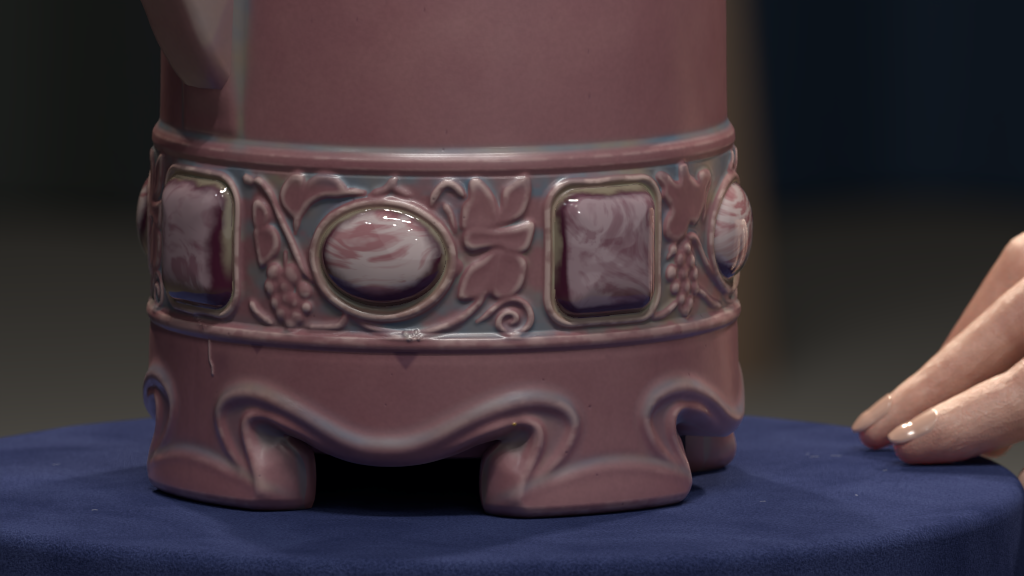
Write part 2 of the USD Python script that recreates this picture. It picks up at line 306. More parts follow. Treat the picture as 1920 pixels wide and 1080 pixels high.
def add_leaf(pts, name, da=0., h=1.15):
    h *= .85
    p = spline(np.asarray(pts, float) * [MMD, 1] + [da * MMD, 0], 5, True)
    lo, hi = p.min(0) - 1, p.max(0) + 1
    w = window(lo[0] / MMD, hi[0] / MMD, lo[1], hi[1])
    if w is None: return
    ix, U, V = w; d, _ = seg_dist(U, V, p, True); i = inside(U, V, p)
    sd = np.where(i, d, -d) + .35
    m = max(d[i].max(), .5) if i.any() else 1.
    t = np.clip((sd + .25) / 1.35, 0, 1)
    hh = h * np.sqrt(1 - (1 - t)**2) * (1 - .16 * sstep(.8, m, sd))
    put(ix, np.where(sd > -.25, hh, 0), name)

def add_ridge(pts, wdt, h, name, da=0., taper=.25, scale=MMD, both=True):
    wdt *= 1.3
    p = spline(np.asarray(pts, float) * [scale, 1] + [da * scale, 0], 6)
    lo, hi = p.min(0) - wdt * 2, p.max(0) + wdt * 2
    w = window(lo[0] / MMD, hi[0] / MMD, lo[1], hi[1])
    if w is None: return
    ix, U, V = w; d, t = seg_dist(U, V, p)
    e = sstep(0, taper, t) * (.5 + .5 * sstep(0, .12, 1 - t)) if taper else 1.
    e = .55 + .45 * e
    k = np.clip(1 - (d / (wdt * 1.35 * e))**2, 0, 1)
    put(ix, .85 * h * e * k, name)

def add_grapes(gs, name, da=0.):
    g = np.array([((a + da) * MMD, z, r) for a, z, r in gs])
    w = window((g[:, 0].min() - 4) / MMD, (g[:, 0].max() + 4) / MMD, g[:, 1].min() - 4, g[:, 1].max() + 4)
    if w is not None:
        ix, U, V = w
        d = np.min([np.hypot(U - u, V - z) - r for u, z, r in g], 0)
        put(ix, 1.0 * np.sqrt(1 - (1 - np.clip((.6 - d) / 1.5, 0, 1))**2) * (d < .6), name)
    for a, z, r in gs:
        w = window(a + da - r / MMD - .5, a + da + r / MMD + .5, z - r - .5, z + r + .5)
        if w is None: continue
        ix, U, V = w; d = np.hypot(U - (a + da) * MMD, V - z)
        put(ix, 1.22 * np.sqrt(np.clip(1 - (d / (r * 1.08))**2, 0, 1)), name)

def rrect(U, V, cu, cv, hu, hv, r):
    x, y = np.abs(U - cu) - hu + r, np.abs(V - cv) - hv + r
    return np.hypot(np.maximum(x, 0), np.maximum(y, 0)) + np.minimum(np.maximum(x, y), 0) - r

def add_oval(a, k):
    ix, U, V = window(a - 17, a + 17, 43, 79)
    wob = .25 * (meshkit.noise(np.stack([U * .25, V * .25, U * 0 + k], -1)) - .5)
    cu = a * MMD
    def ell(cv, su, sv): 
        q = np.hypot((U - cu) / su, (V - cv) / sv); return q, (q - 1) * su * sv / np.hypot(su * (V - cv) / sv, sv * (U - cu) / su).clip(1e-3) * np.maximum(q, .2)
    q, d = ell(59.7, 16.7, 13.2); d = d + wob
    put(ix, 1.6 * np.clip(1 - (d / 1.5)**2, 0, 1)**.7, f'oval_frame {k}')
    OLIVE[ix] = np.maximum(OLIVE[ix], (.45 + .35 * (V > 60)) * np.exp(-((d + 1.7) / 1.0)**2) + .12 * np.exp(-((d + .1) / .8)**2))
    q, d = ell(60.4, 15.2, 11.5)
    g = np.clip(1 - q, 0, 1)
    h = 5.3 * (1 - np.clip(q, 0, 1)**2.3)**.62 + .10 * (meshkit.noise(np.stack([U * .22, V * .3, U * 0 + 9 + k], -1)) - .5) * np.clip(g * 4, 0, 1)
    put(ix, np.where(q < 1, h, 0), f'oval_jewel {k}')
    on = q < 1
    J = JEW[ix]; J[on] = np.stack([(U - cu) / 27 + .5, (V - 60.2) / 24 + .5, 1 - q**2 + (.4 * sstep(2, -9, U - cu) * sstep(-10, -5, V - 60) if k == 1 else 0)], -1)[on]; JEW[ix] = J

def add_square(a, k):
    ix, U, V = window(a - 16, a + 16, 42.5, 79.5)
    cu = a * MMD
    wob = .5 * (meshkit.noise(np.stack([U * .16, V * .16, U * 0 + 31 + k], -1)) - .5)
    d = rrect(U, V, cu, 60.6, 15.8, 16.2, 6.4) + wob
    put(ix, 1.4 * np.clip(1 - (d / 1.2)**2, 0, 1)**.7, f'square_frame {k}')
    OLIVE[ix] = np.maximum(OLIVE[ix], .7 * np.exp(-((d + 1.6) / 1.0)**2) + .12 * np.exp(-((d + .1) / .8)**2))
    d = -rrect(U, V, cu, 60.4, 14.2, 14.9, 6.0) + .3 * wob
    t = np.clip(d / 11.5, 0, 1)
    h = 5.3 * (1 - (1 - t)**2.4)**.56 + .30 * (meshkit.fbm(np.stack([U * .17, V * .17, U * 0 + 50 + k], -1), 2) - .5) * np.clip(t * 2, 0, 1)
    put(ix, np.where(d > 0, h, 0), f'square_jewel {k}')
    on = d > 0
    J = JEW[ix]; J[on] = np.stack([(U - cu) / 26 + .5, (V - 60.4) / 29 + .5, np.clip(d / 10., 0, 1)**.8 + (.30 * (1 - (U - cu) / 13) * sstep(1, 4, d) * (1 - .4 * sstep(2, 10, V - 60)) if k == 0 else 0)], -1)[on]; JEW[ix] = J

for k in range(4):
    s = 90. * k                                # oval at -11.4 + 90k, square at 33.6 + 90k
    for n in ('lA', 'lB', 'lC', 'lD', 'lE'):
        add_leaf(LEAF[n], f'leaf {k}', s, {'lC': 1.3, 'lB': 1.0, 'lE': 1.2}.get(n, 1.1))
    rid = ['spiral', 'vineA', 'thorn1', 'thorn1b', 'hook', 'thorn2', 'hi1']
    for n in rid:
        add_ridge(*RIDGE[n], {'spiral': 'spiral_tendril'}.get(n, 'vine') + f' {k}', s, taper=.1 if n == 'spiral' else .2)
    if k % 2 == 0:                             # between square and oval: four-lobed leaves and a bunch; the next gap: a vine leaf over grapes
        for n in ('M1', 'M2'): add_leaf(LEAF[n], f'leaf {k + 10}', s)
        for n in ('L1', 'L2'): add_leaf(LEAF[n], f'leaf {k + 20}', s, 1.2)
        add_grapes(GRAPE['F'], f'grape_bunch {k}', s)
        for n in ('V1', 'V2', 'ledge', 'stemF', 'cornerL', 'cornerU'): add_ridge(*RIDGE[n], f'vine {k + 10}', s, taper=.1)
    else:
        s2 = s - 90.
        add_leaf(LEAF['B1'], f'leaf {k + 10}', s2, 1.2)
        add_grapes(GRAPE['B'], f'grape_bunch {k}', s2)
        for n in ('Bv1', 'Bv2', 'Bv3', 'Bv4', 'Bv5', 'Bv6'): add_ridge(*RIDGE[n], f'vine {k + 10}', s2, taper=.1)
for k in range(4):
    add_square(33.6 + 90 * k, k); add_oval(-11.7 + 90 * k, k)

# the foot: whiplash folds round four openings
L1 = [(0, 16.3), (4, 16.6), (9, 18.4), (15, 22.0), (20.5, 25.0), (26, 26.9), (31, 26.8), (35, 24.8), (36.8, 21), (35.2, 16), (31.5, 11.2), (27.5, 7.2)]
L2 = [(9, 15.2), (14.5, 17.7), (20.9, 20.9), (26.2, 22.0), (29, 21.0), (29.3, 17.4), (27.6, 12.6), (26, 8.1), (24.6, 5)]
HOLE = [(21.6, -2), (20.6, .3), (19.8, 2.4), (19.4, 6), (19.6, 10.5), (20.4, 13.6), (22.4, 16.2), (23.2, 17.5), (21.6, 17.9), (18, 16.8), (14, 14.9), (8.5, 13.0), (4, 12.2), (0, 12.0)]
hole = np.array(HOLE + [(-a, z) for a, z in HOLE[-2::-1]], float)
SDF = np.full(A.shape, 30.)
rows_f = ZR < 37
for k in range(4):
    c = -11. + 90 * k
    for sgn, nm in ((1, 'a'), (-1, 'b')):
        p1 = [(sgn * a, z) for a, z in L1]; p2 = [(sgn * a, z) for a, z in L2]
        pa = spline(np.asarray(p1) * [MMD, 1] + [c * MMD, 0], 6)
        lo, hi = pa.min(0) - 9, pa.max(0) + 9
        ix, U, V = window(lo[0] / MMD, hi[0] / MMD, max(lo[1], 0), min(hi[1], 37))
        d, t = seg_dist(U, V, pa)
        w = 3.0 - 1.2 * sstep(.45, .8, t)
        hgt = 1.7 * (1 - .5 * sstep(.5, .95, t)) * np.where(t > .97, .5, 1)
        put(ix, hgt * np.exp(-(d / w)**2 * 1.5), f'hem_fold {k}')
        pb = spline(np.asarray(p2) * [MMD, 1] + [c * MMD, 0], 6)
        d, t = seg_dist(U, V, pb)
        put(ix, 1.6 * sstep(-.05, .25, t) * (1 - .5 * sstep(.6, 1, t)) * np.exp(-(d / 1.75)**2 * 1.4), f'hem_fold {k}')
    hp = spline(hole, 5) * [MMD, 1] + [c * MMD, 0]
    ix, U, V = window(c - 46, c + 46, 0, 37)
    d, _ = seg_dist(U, V, hp); i = inside(U, V, hp)
    SDF[ix] = np.minimum(SDF[ix], np.where(i, -d, d))
gv, gu = np.gradient(SDF, .17, axis=0), np.gradient(SDF, axis=1) / (np.gradient(ANG) * MMD)[None]
gu = gaussian_filter(np.abs(gu), 6); 
wl = 2.6 + 6.0 * np.clip(gu, 0, 1)**1.5
gq = gaussian_filter(np.clip(gu, 0, 1)**1.5, (10, 10), mode=('nearest', 'wrap'))
lip = -2.2 * (1 - np.sqrt(1 - (1 - np.clip(SDF / 2.6, 0, 1))**2)) - 6.6 * np.clip(1 - SDF / 7.4, 0, 1)**1.2 * gq
lip[~rows_f] = 0
lip = gaussian_filter(lip, (3.5, 3.5), mode=('nearest', 'wrap'))
lip[ZR > 45] = 0
for k in range(4):                              # the proud base roll of each foot
    c = 34. + 90 * k
    ix, U, V = window(c - 30, c + 30, 0, 30)
    a = np.abs(U / MMD - c)
    zarc = 11.6 - .0150 * a**2
    fade = 1 - sstep(23, 30, a)
    fade = 1 - sstep(12, 22, a)
    off = .55 * (1 - sstep(-1.4, 1.6, V - zarc)) + .30 * np.exp(-((V - zarc + .9) / 1.1)**2) - .25 * np.exp(-((V - zarc - 1.3) / .9)**2)
    H[ix] += off * fade + 1.7 * (1 - sstep(1, 15, V)) * sstep(0, 6, SDF[ix]) * (1 - sstep(26, 30, a))
    L = LAB[ix]; L[(V < np.minimum(zarc + 8, 13 + 0 * V)) & (a < 27.6) & (L == 0)] = -2 - k; LAB[ix] = L
# raised strip under the handle
HA = -54.6
ix, U, V = window(HA - 16, HA + 16, 83.4, 215)
a = np.abs(U / MMD - HA)
strip = .8 * (1 - sstep(7.6, 11.2, a))
H[ix] = np.maximum(H[ix], strip * sstep(83.4, 88.5, V))
H[ix] += 1.7 * np.exp(-(a / 8.2)**4) * sstep(88, 97, V) * (1 - sstep(128, 145, V))
L = LAB[ix]; L[(a < 10.6) & (V > 85)] = -1; LAB[ix] = L

Hs = H.copy()
Hs[:nrel] = gaussian_filter(H[:nrel], (2.9, 2.9), mode=('nearest', 'wrap'))
nf = int(np.searchsorted(ZR, 37))
soft = gaussian_filter(H[:nf + 30], (4.5, 4.5), mode=('nearest', 'wrap'))[:nf]
bl = (1 - sstep(33, 36, ZR[:nf]))[:, None]
Hs[:nf] = Hs[:nf] * (1 - bl) + soft * bl
Hs += lip
lump = .10 * (meshkit.fbm(np.stack([np.cos(A * RAD) * 3.2, np.sin(A * RAD) * 3.2, Z * .05], -1), 3, 5) - .5) + .25 * (meshkit.noise(np.stack([np.cos(A * RAD) * 1.1, np.sin(A * RAD) * 1.1, Z * .016], -1), 3) - .5)
RR = prof(Z) + Hs + lump
# a run of glaze below the frieze and a chipped, bubbled spot on the vine
dr, _ = seg_dist(A * MMD, Z, np.array([(-51.4, 38.), (-51.2, 35.6), (-51.0, 33.6), (-50.2, 32.2), (-50.1, 30.6)]) * [MMD, 1])
RR += .28 * np.exp(-(dr / .45)**2)
for (a0, z0, r, hh) in ((-6.0, 42.4, .9, .55), (-6.9, 42.9, .5, .5), (-4.9, 43.2, .45, .45), (-4.3, 42.0, .6, .35), (-55.6, 42.6, .8, .3), (-54.6, 42.2, .6, .35), (-53.6, 41.8, .7, .3), (-52.4, 41.4, .6, .3), (13.7, 21.9, .45, .3), (-56.8, 43.2, .6, .3)):
    RR += hh * np.exp(-(((A - a0) * MMD)**2 + (Z - z0)**2) / r**2) * (.6 + .8 * meshkit.noise(np.stack([A * 3, Z * 3.4, Z * 0], -1)))

# glaze colour: it breaks pale where it runs thin over crests and edges and pools blue grey in the hollows
rel = Hs + 0.
rel[:nrel] = rel[:nrel] + (prof(Z) - gaussian_filter(prof(Z), (10, 0)))[:nrel]
curv = np.zeros(A.shape)
curv[:nrel] = rel[:nrel] - gaussian_filter(rel[:nrel], (5, 6), mode=('nearest', 'wrap'))
wide = np.zeros(A.shape)
wide[:nrel] = rel[:nrel] - gaussian_filter(rel[:nrel], (11, 13), mode=('nearest', 'wrap'))
nse = meshkit.fbm(np.stack([A * .16, Z * .2, Z * 0], -1), 3, 11)
infr = sstep(42.0, 43.2, Z) * (1 - sstep(78.6, 79.4, Z))
nse2 = meshkit.fbm(np.stack([A * .33, Z * .4, Z * 0 + 7], -1), 3, 17)
BREAK = np.clip((curv - .035) / .17, 0, 1) * .72 * np.clip(.25 + 1.0 * sstep(.3, .7, nse2), 0, 1)
BREAK *= np.where(Z < 37, .42 * sstep(3, 11, SDF) + .10, 1)
pool_f = infr * (1 - sstep(.12, .55, H)) * (.02 + 1.25 * sstep(.30, .70, nse)) * .72 + .35 * infr * (np.exp(-((Z - 77.6) / 1.6)**2) + np.exp(-((Z - 43.6) / 1.5)**2))
pool_r = np.exp(-((Z - 84.7) / .95)**2) * (.55 + .6 * nse) + .75 * np.exp(-((Z - 42.4) / .9)**2) * sstep(.38, .6, nse) + .55 * np.exp(-((Z - 78.4) / .7)**2) * sstep(.45, .6, nse)
pool_c = np.clip((-wide - .10) / .5, 0, 1) * .65 * (Z < 37)
arch = np.zeros(A.shape)
for k in range(4):
    c = -11. + 90 * k
    pf = spline(np.array([(a, z + 1.4) for a, z in L1[:9]] ), 5); pf = np.vstack([pf[::-1] * [-1, 1], pf]) * [MMD, 1] + [c * MMD, 0]
    ix, U, V = window(c - 45, c + 45, 8, 36)
    d, _ = seg_dist(U, V, pf); arch[ix] = np.maximum(arch[ix], .62 * np.exp(-(d / 1.5)**2))
    c2 = 34. + 90 * k
    ix, U, V = window(c2 - 27, c2 + 27, 2, 16)
    za = 12.6 - .0150 * (U / MMD - c2)**2
    arch[ix] = np.maximum(arch[ix], .5 * np.exp(-((V - za) / 1.3)**2) * (1 - sstep(20, 27, np.abs(U / MMD - c2))))
sa = np.abs(((A - HA + 180) % 360) - 180)
pool_h = (Z > 84) * (np.exp(-((sa - 10.4) / np.where(A > HA, 1.1 + .9 * sstep(90, 112, Z), .9))**2) * (.35 + .75 * nse + .3 * sstep(95, 112, Z) * (A > HA)) + .35 * np.exp(-((A - HA - 1 - 9) / 3.5)**2) * sstep(90, 104, Z)) + .9 * np.exp(-(((A + 44) * .35)**2 + (Z - 84.2)**2 * .35)) + .95 * np.exp(-(((A + 45) * .42)**2 + (Z - 78.2)**2 * .9))
POOL = np.clip(np.maximum.reduce([pool_f, pool_r, pool_c, arch * (.7 + .6 * nse), pool_h]), 0, .95) * (1 - BREAK * .8)
WEAR[..., 0] = np.clip(np.maximum.reduce([
    .75 * sstep(3.4, 2.0, np.abs(A + 6.9) * MMD + .5 * np.clip(38.2 - Z, 0, 9) ** 1.3) * (Z < 38.6) * sstep(33.5, 35, Z),
    .65 * sstep(2.2, 1.2, np.abs(A + 38.2) * MMD + .9 * np.clip(38.2 - Z, 0, 9)) * (Z < 38.6),
    .35 * np.exp(-(((A + 47.4) / 2.2)**2 + ((Z - 33.5) / 3.)**2))]), 0, .9)
WEAR[..., 1] = np.clip(.2 * np.exp(-(dr / .4)**2) + sum(.5 * np.exp(-(((A - a0) * MMD)**2 + (Z - z0)**2) / r**2) for a0, z0, r in ((-6.2, 42.2, .6), (-6.9, 42.9, .45), (-4.9, 43.2, .35))), 0, .9)
prng = np.random.default_rng(5)
for _ in range(60):
    a0, z0, r0 = prng.uniform(-85, 85), prng.uniform(2, 122), prng.uniform(.14, .34)
    w = window(a0 - 1, a0 + 1, z0 - 1.2, z0 + 1.2)
    if w is None: continue
    ix, U, V = w; g = np.exp(-((U - a0 * MMD)**2 + (V - z0)**2) / r0**2)
    c = 0; g = g * (LAB[ix] < 1000) * (JEW[ix].max(-1) == 0)
    X = WEAR[ix]; X[..., c] = np.maximum(X[..., c], (.55 if c == 0 else .35) * g); WEAR[ix] = X
    RR[ix] -= .08 * g
WEAR[..., 2] = np.clip(1.2 * np.exp(-(((A - 13.7) * MMD)**2 + ((Z - 21.9) * 1.3)**2) / .42**2), 0, 1)
RELIEF = np.stack([POOL, BREAK, np.clip(OLIVE * (.5 + .8 * nse) * (LAB < 1000), 0, .85)], -1)

P = np.stack([RR * np.sin(A * RAD), -RR * np.cos(A * RAD), Z + 0 * A], -1) * .001
Pn = np.roll(P, -1, 1) - np.roll(P, 1, 1); Pz = np.gradient(P, axis=0)
NRM = np.cross(Pn, Pz); NRM /= np.linalg.norm(NRM, axis=-1, keepdims=True)

PIT = 'pitcher'
pitcher = thing('pitcher', 'mauve matte glazed pottery pitcher with marbled jewels on a raised vine frieze', 'pitcher')
idx = np.arange(nz * na).reshape(nz, na)
nx = np.roll(idx, -1, 1)
a_, b_, c_, d_ = idx[:-1], nx[:-1], nx[1:], idx[1:]
tri = np.stack([np.stack([a_, b_, c_], -1), np.stack([a_, c_, d_], -1)], 2).reshape(-1, 3)
# labels: by height first, then whatever relief stands there
lab = LAB.copy(); names = list(NAMES)
def nid(n):
    if n not in names: names.append(n)
    return names.index(n)
for k in range(4): lab[LAB == -2 - k] = nid(f'foot {k}')
lab[LAB == -1] = nid('handle_strip')
flat = LAB == 0
lab[flat & (Z > 84.4)] = nid('body'); lab[flat & (Z <= 84.4) & (Z > 78.7)] = nid('upper_moulding')
lab[flat & (Z <= 42.9) & (Z > 38.4)] = nid('lower_moulding'); lab[flat & (Z <= 38.4)] = nid('base_wall')
tl = lab.reshape(-1)[tri[:, 0]]
V0, N0, R0, W0, S0, J0 = (x.reshape(-1, *x.shape[2:]) for x in (P, NRM, RELIEF, WEAR, SDF, JEW))

def clip(tri, S, extra):
    """Cuts triangles along S = 0 and keeps S > 0: new triangles, their labels, attribute arrays with the new points, and the cut edges."""
    pos = S[tri] > 0; cnt = pos.sum(1)
    keep = tri[cnt == 3]; kl = extra[0][cnt == 3]
    mix = tri[(cnt == 1) | (cnt == 2)]; ml = extra[0][(cnt == 1) | (cnt == 2)]; mp = S[mix] > 0; one = mp.sum(1) == 1
    lone = np.where(one, np.argmax(mp, 1), np.argmin(mp, 1))
    r = np.arange(len(mix)); v0, v1, v2 = mix[r, lone], mix[r, (lone + 1) % 3], mix[r, (lone + 2) % 3]
    base = len(S); n = len(mix)
    def cut(x, y): return S[x] / (S[x] - S[y])
    t1, t2 = cut(v0, v1), cut(v0, v2)
    arrs = [np.concatenate([X, X[v0] + (X[v1] - X[v0]) * t1[:, None], X[v0] + (X[v2] - X[v0]) * t2[:, None]]) for X in extra[1:]]
    p1, p2 = base + r, base + n + r
    f = np.concatenate([keep, np.stack([v0, p1, p2], -1)[one], np.stack([p1, v1, v2], -1)[~one], np.stack([p1, v2, p2], -1)[~one]])
    l = np.concatenate([kl, ml[one], ml[~one], ml[~one]])
    e = np.where(one[:, None], np.stack([p2, p1], -1), np.stack([p1, p2], -1))
    return f, l, arrs, e
F1, L1_, (V1, N1, R1, W1, J1), EDGE = clip(tri, S0, (tl, V0, N0, R0, W0, J0))

def emit(name, faces, material, label=None, jew=False, parent=None):
    u, inv = np.unique(faces, return_inverse=True)
    return tag(raw(name, parent or pitcher, V1[u], inv.reshape(-1, 3), material, N1[u], {'relief': J1[u] if jew else R1[u], 'wear': W1[u]}), label)
order = ['body', 'upper_moulding', 'frieze_band', 'lower_moulding', 'base_wall', 'handle_strip']
for n in order + [x for x in names if x not in order]:
    f = F1[L1_ == names.index(n)]
    if len(f) < 6: continue
    kind = n.split(' ')[0]
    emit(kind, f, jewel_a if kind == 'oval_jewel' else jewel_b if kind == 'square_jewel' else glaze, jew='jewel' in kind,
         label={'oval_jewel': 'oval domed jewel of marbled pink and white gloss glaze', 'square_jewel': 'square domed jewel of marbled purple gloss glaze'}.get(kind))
# thickness of the wall: the cut edges turned inward, the inside of the foot and of the vessel, rim and floors
def inward(p, r):
    h = np.hypot(p[:, 0], p[:, 1])[:, None]; q = p.copy(); q[:, :2] *= r / h; return q
e0, e1 = V1[EDGE[:, 0]], V1[EDGE[:, 1]]
n = len(e0); m1, m2 = inward(e0, .0575), inward(e1, .0575)
ev = np.concatenate([e0, e1, m2, m1]); r = np.arange(n)
ef = np.concatenate([np.stack([r, r + n, r + 2 * n], -1), np.stack([r, r + 2 * n, r + 3 * n], -1)])
def lathe(pts, n=180):
    t = np.linspace(0, 2 * math.pi, n, endpoint=False); pr = np.asarray(pts) * .001
    v = np.stack([pr[:, None, 0] * np.cos(t), pr[:, None, 0] * np.sin(t), pr[:, None, 1] + 0 * t], -1)
    i = np.arange(len(pr) * n).reshape(len(pr), n); j = np.roll(i, -1, 1)
    q = np.stack([i[:-1], j[:-1], j[1:], i[1:]], -1).reshape(-1, 4)
    return v.reshape(-1, 3), np.vstack([q[:, :3], q[:, [0, 2, 3]]])
# inner skin of the foot, cut by the same openings
za = np.arange(0, 21.1, .5); aa = np.arange(-180, 180, 1.)
gA, gZ = np.meshgrid(aa, za)
ci = (np.argmin(np.abs(((ANG[None] - aa[:, None]) + 180) % 360 - 180), 1)); ri = np.clip(np.searchsorted(ZR, za), 0, nz - 1)
gS = SDF[np.ix_(ri, ci)].reshape(-1)
gV = (np.stack([57.5 * np.sin(gA * RAD), -57.5 * np.cos(gA * RAD), gZ], -1) * .001).reshape(-1, 3)
gi = np.arange(gA.size).reshape(gA.shape); gj = np.roll(gi, -1, 1)
gt = np.stack([np.stack([gi[:-1], gj[1:], gj[:-1]], -1), np.stack([gi[:-1], gi[1:], gj[1:]], -1)], 2).reshape(-1, 3)
gF, _, (gV2,), _ = clip(gt, gS, (np.zeros(len(gt), int), gV))
inv_, inf_ = lathe([(.1, 11.2), (50, 11.4), (57.2, 13.0), (60.5, 19.5), (66, 20.8)])
parts = [(ev, ef), (gV2, gF), (inv_, inf_)]
vv, ff, o = [], [], 0
for v, f in parts: vv.append(v); ff.append(f + o); o += len(v)
vv = np.vstack(vv); ff = np.vstack(ff)
zz = np.zeros((len(vv), 3)); zz[:, 0] = .0
und_n = meshkit.arrays((vv, ff), True)[2]
und_n[:2 * n] = np.concatenate([N1[EDGE[:, 0]], N1[EDGE[:, 1]]])      # the edge turns over softly from the outer face
und_v = np.cross(np.concatenate([e1 - e0] * 2), np.concatenate([m1 - e0, m2 - e1])); und_v /= np.linalg.norm(und_v, axis=1, keepdims=True) + 1e-12
und_v *= np.sign((und_v * und_n[:2 * n]).sum(1, keepdims=True) + 1e-9)
und_n[2 * n:4 * n] = np.concatenate([und_v[n:], und_v[:n]])
raw('foot_underside', pitcher, vv, ff, glaze, und_n, {'relief': zz, 'wear': zz * 0})
v, f = lathe([(66.6, 241), (65.2, 242), (63.2, 241), (62.5, 236), (61.6, 160), (62, 90), (63.5, 40), (60, 26), (40, 24), (.1, 24)])
z_ = np.zeros((len(v), 3)); raw('inner_wall', pitcher, v, f, glaze, meshkit.arrays((v, f), True)[2], {'relief': z_, 'wear': z_})

# the handle: a broad strap that leaves the strip and swings out
outer = spline([(60.0, 93.2), (66.5, 95.0), (70.3, 98.4), (73.8, 103.6), (76.8, 109.2), (79.6, 115.5), (87, 130), (97.5, 152), (99.5, 180), (90, 204), (66, 222)], 8)
inner = spline([(62.5, 210), (80, 198), (88.5, 180), (88.5, 158), (82, 142), (73, 133), (62.5, 130)], 8)
loop = np.vstack([outer, inner]); tng = np.roll(loop, -1, 0) - np.roll(loop, 1, 0); nn_ = np.stack([tng[:, 1], -tng[:, 0]], -1); nn_ /= np.linalg.norm(nn_, axis=1, keepdims=True)
secs = []
for w, ins in ((-10.5, 3.0), (-10.25, 1.9), (-9.6, .9), (-8.6, .3), (-6, 0), (0, -.2), (6, 0), (8.6, .3), (9.6, .9), (10.25, 1.9), (10.5, 3.0)):
    q = loop - nn_ * ins
    z_ = q[:, 1]; aw = w * (1 - .14 * (1 - sstep(93, 108, z_))); r_ = q[:, 0] - aw**2 / 120. - .9 * (np.abs(w) > 9) * (1 - sstep(96, 106, z_))
    s_, c_ = math.sin(HA * RAD), math.cos(HA * RAD)
    secs.append(np.stack([r_ * s_ + aw * c_, -r_ * c_ + aw * s_, z_], -1) * .001)
n = len(loop); hv = np.vstack(secs); hf = []
for k in range(len(secs) - 1):
    i = np.arange(n) + k * n; j = np.roll(np.arange(n), -1) + k * n
    hf += [np.stack([i, j, j + n], -1), np.stack([i, j + n, i + n], -1)]
from mapbox_earcut import triangulate_float64
cap = triangulate_float64(loop, np.array([n], np.uint32)).reshape(-1, 3).astype(int)
hf += [cap[:, ::-1], cap + (len(secs) - 1) * n]
hm = trimesh.Trimesh(hv, np.vstack(hf), process=False); hm.fix_normals()
hv, hf, hn = meshkit.arrays(hm, 50)
lw = (hv[:, 0] * math.cos(HA * RAD) + hv[:, 1] * math.sin(HA * RAD)) * 1000
hc = np.zeros((len(hv), 3)); hc[:, 0] = .42 * sstep(8.6, 10.2, lw) * (.5 + .9 * meshkit.fbm(hv * 90, 3, 4)); hc[:, 1] = .10 * np.exp(-((np.abs(lw) - 9.) / .8)**2); hc[:, 2] = .2 * sstep(8.5, 9.8, lw) * sstep(.5, .62, meshkit.fbm(hv * 60, 3, 8))
raw('handle', pitcher, hv, hf, glaze, hn, {'relief': np.clip(hc, 0, 1), 'wear': hc * 0})

# ------------------------------------------------------------------ the round display stand, covered with felt
stand = thing('round_stand', 'round display stand covered in blue felt under the mauve pitcher', 'display stand', (.0025, .001, 0))
TR, ED = 134.0, 3.8
top = [(.05, 0)] + [(r, 0) for r in np.linspace(6, TR - ED, 26)] + [(TR - ED + ED * math.sin(t), -ED + ED * math.cos(t)) for t in np.linspace(.15, math.pi / 2, 10)]
v, f = lathe(top, 360)
wv = (meshkit.fbm(np.stack([v[:, 0] * 38, v[:, 1] * 38, v[:, 2] * 38], -1), 3, 21) - .5)
rr_ = np.hypot(v[:, 0], v[:, 1])
v = v.copy(); v[:, 2] += np.minimum(-.0001 + 0 * wv, wv * .0006 * sstep(.078, .10, rr_) - .0001)
tag(obj('felt_top', stand, (v, f), felt, True))
v, f = lathe([(TR, -ED - .1), (TR + .1, -20), (TR, -70), (TR - 1, -74), (.05, -74)], 360)
obj('felt_side', stand, (v, f), felt, 40)
v, f = lathe([(.05, -74.2), (30, -74.2), (32, -90), (32, -860), (36, -870), (190, -885), (200, -899.5), (.05, -899.5)], 64)
obj('pedestal', stand, (v, f[:, ::-1] if False else f), sleeve_m, 40)
# a few light hairs and crumbs lying on the felt
lv, lf, o = [], [], 0
spots = [(88.0, 35.6, .4, 2.2), (86.5, 40.2, 1.2, 1.6), (93.2, 36.8, -.3, 2.6), (-92, 22, .5, 1.8), (74, -40, .3, 1.4), (104, 12, .9, 1.5), (-80, -54, .2, 1.4), (62, 84, .2, 1.6), (96, -30, 2, 1.1)] 
for x, y, an, ln in spots:
    t = np.linspace(-1, 1, 6); c = np.stack([x + ln * .5 * t * math.cos(an), y + ln * .5 * (t * math.sin(an) + .3 * t * t), .14 + .10 * (1 - t * t)], -1)
    ring = [(math.cos(q) * .05, math.sin(q) * .05) for q in (0, 2.1, 4.2)]
    nrm_ = np.array([-math.sin(an), math.cos(an), 0])
    vs = np.concatenate([c + a * nrm_ + b * np.array([0, 0, 1]) for a, b in ring]) * .001
    for k in range(3):
        for i in range(5):
            p, q = k * 6 + i, ((k + 1) % 3) * 6 + i
            lf += [(p + o, q + o, q + 1 + o), (p + o, q + 1 + o, p + 1 + o)]
    lv.append(vs); o += len(vs)
lint = raw('lint', None, np.vstack(lv), np.array(lf), lint_m)
tag(lint, 'pale lint and hairs scattered on the blue felt', 'lint', None, 'stuff')

# ------------------------------------------------------------------ the hand resting on the far right of the stand (a right hand, palm down, thumb under the rim)
person = thing('person', "right hand resting two fingertips on the blue felt at the stand's right edge", 'person')
mm = lambda *p: np.array(p, float) * .001
FING = {  # tip, end joint, middle joint, knuckle (x, y, z in mm) with radii
    'index': [((112.3, 24, 4.6), 4.5), ((122, 25, 7.6), 7.0), ((139, 26, 14.4), 8.2), ((171, 28, 36), 10.5)],
    'middle': [((104.6, 49, 4.6), 4.4), ((118.8, 50, 13.4), 6.7), ((141, 52, 31.5), 7.8), ((173, 55, 52.5), 10.5)],
    'ring': [((120.5, 76, 5.2), 4.8), ((126.2, 76, 16), 6.8), ((142.9, 76, 41), 7.6), ((177, 78, 54), 10)],
    'little': [((134, 96, -4), 4.5), ((139, 97, 6), 6.0), ((152, 99, 30), 6.6), ((180, 99, 47), 9)],
    'thumb': [((143.5, 27, -6), 6.3), ((153, 22, 1), 8.0), ((178, 14, 16), 9.5), ((216, 28, 32), 13)]}
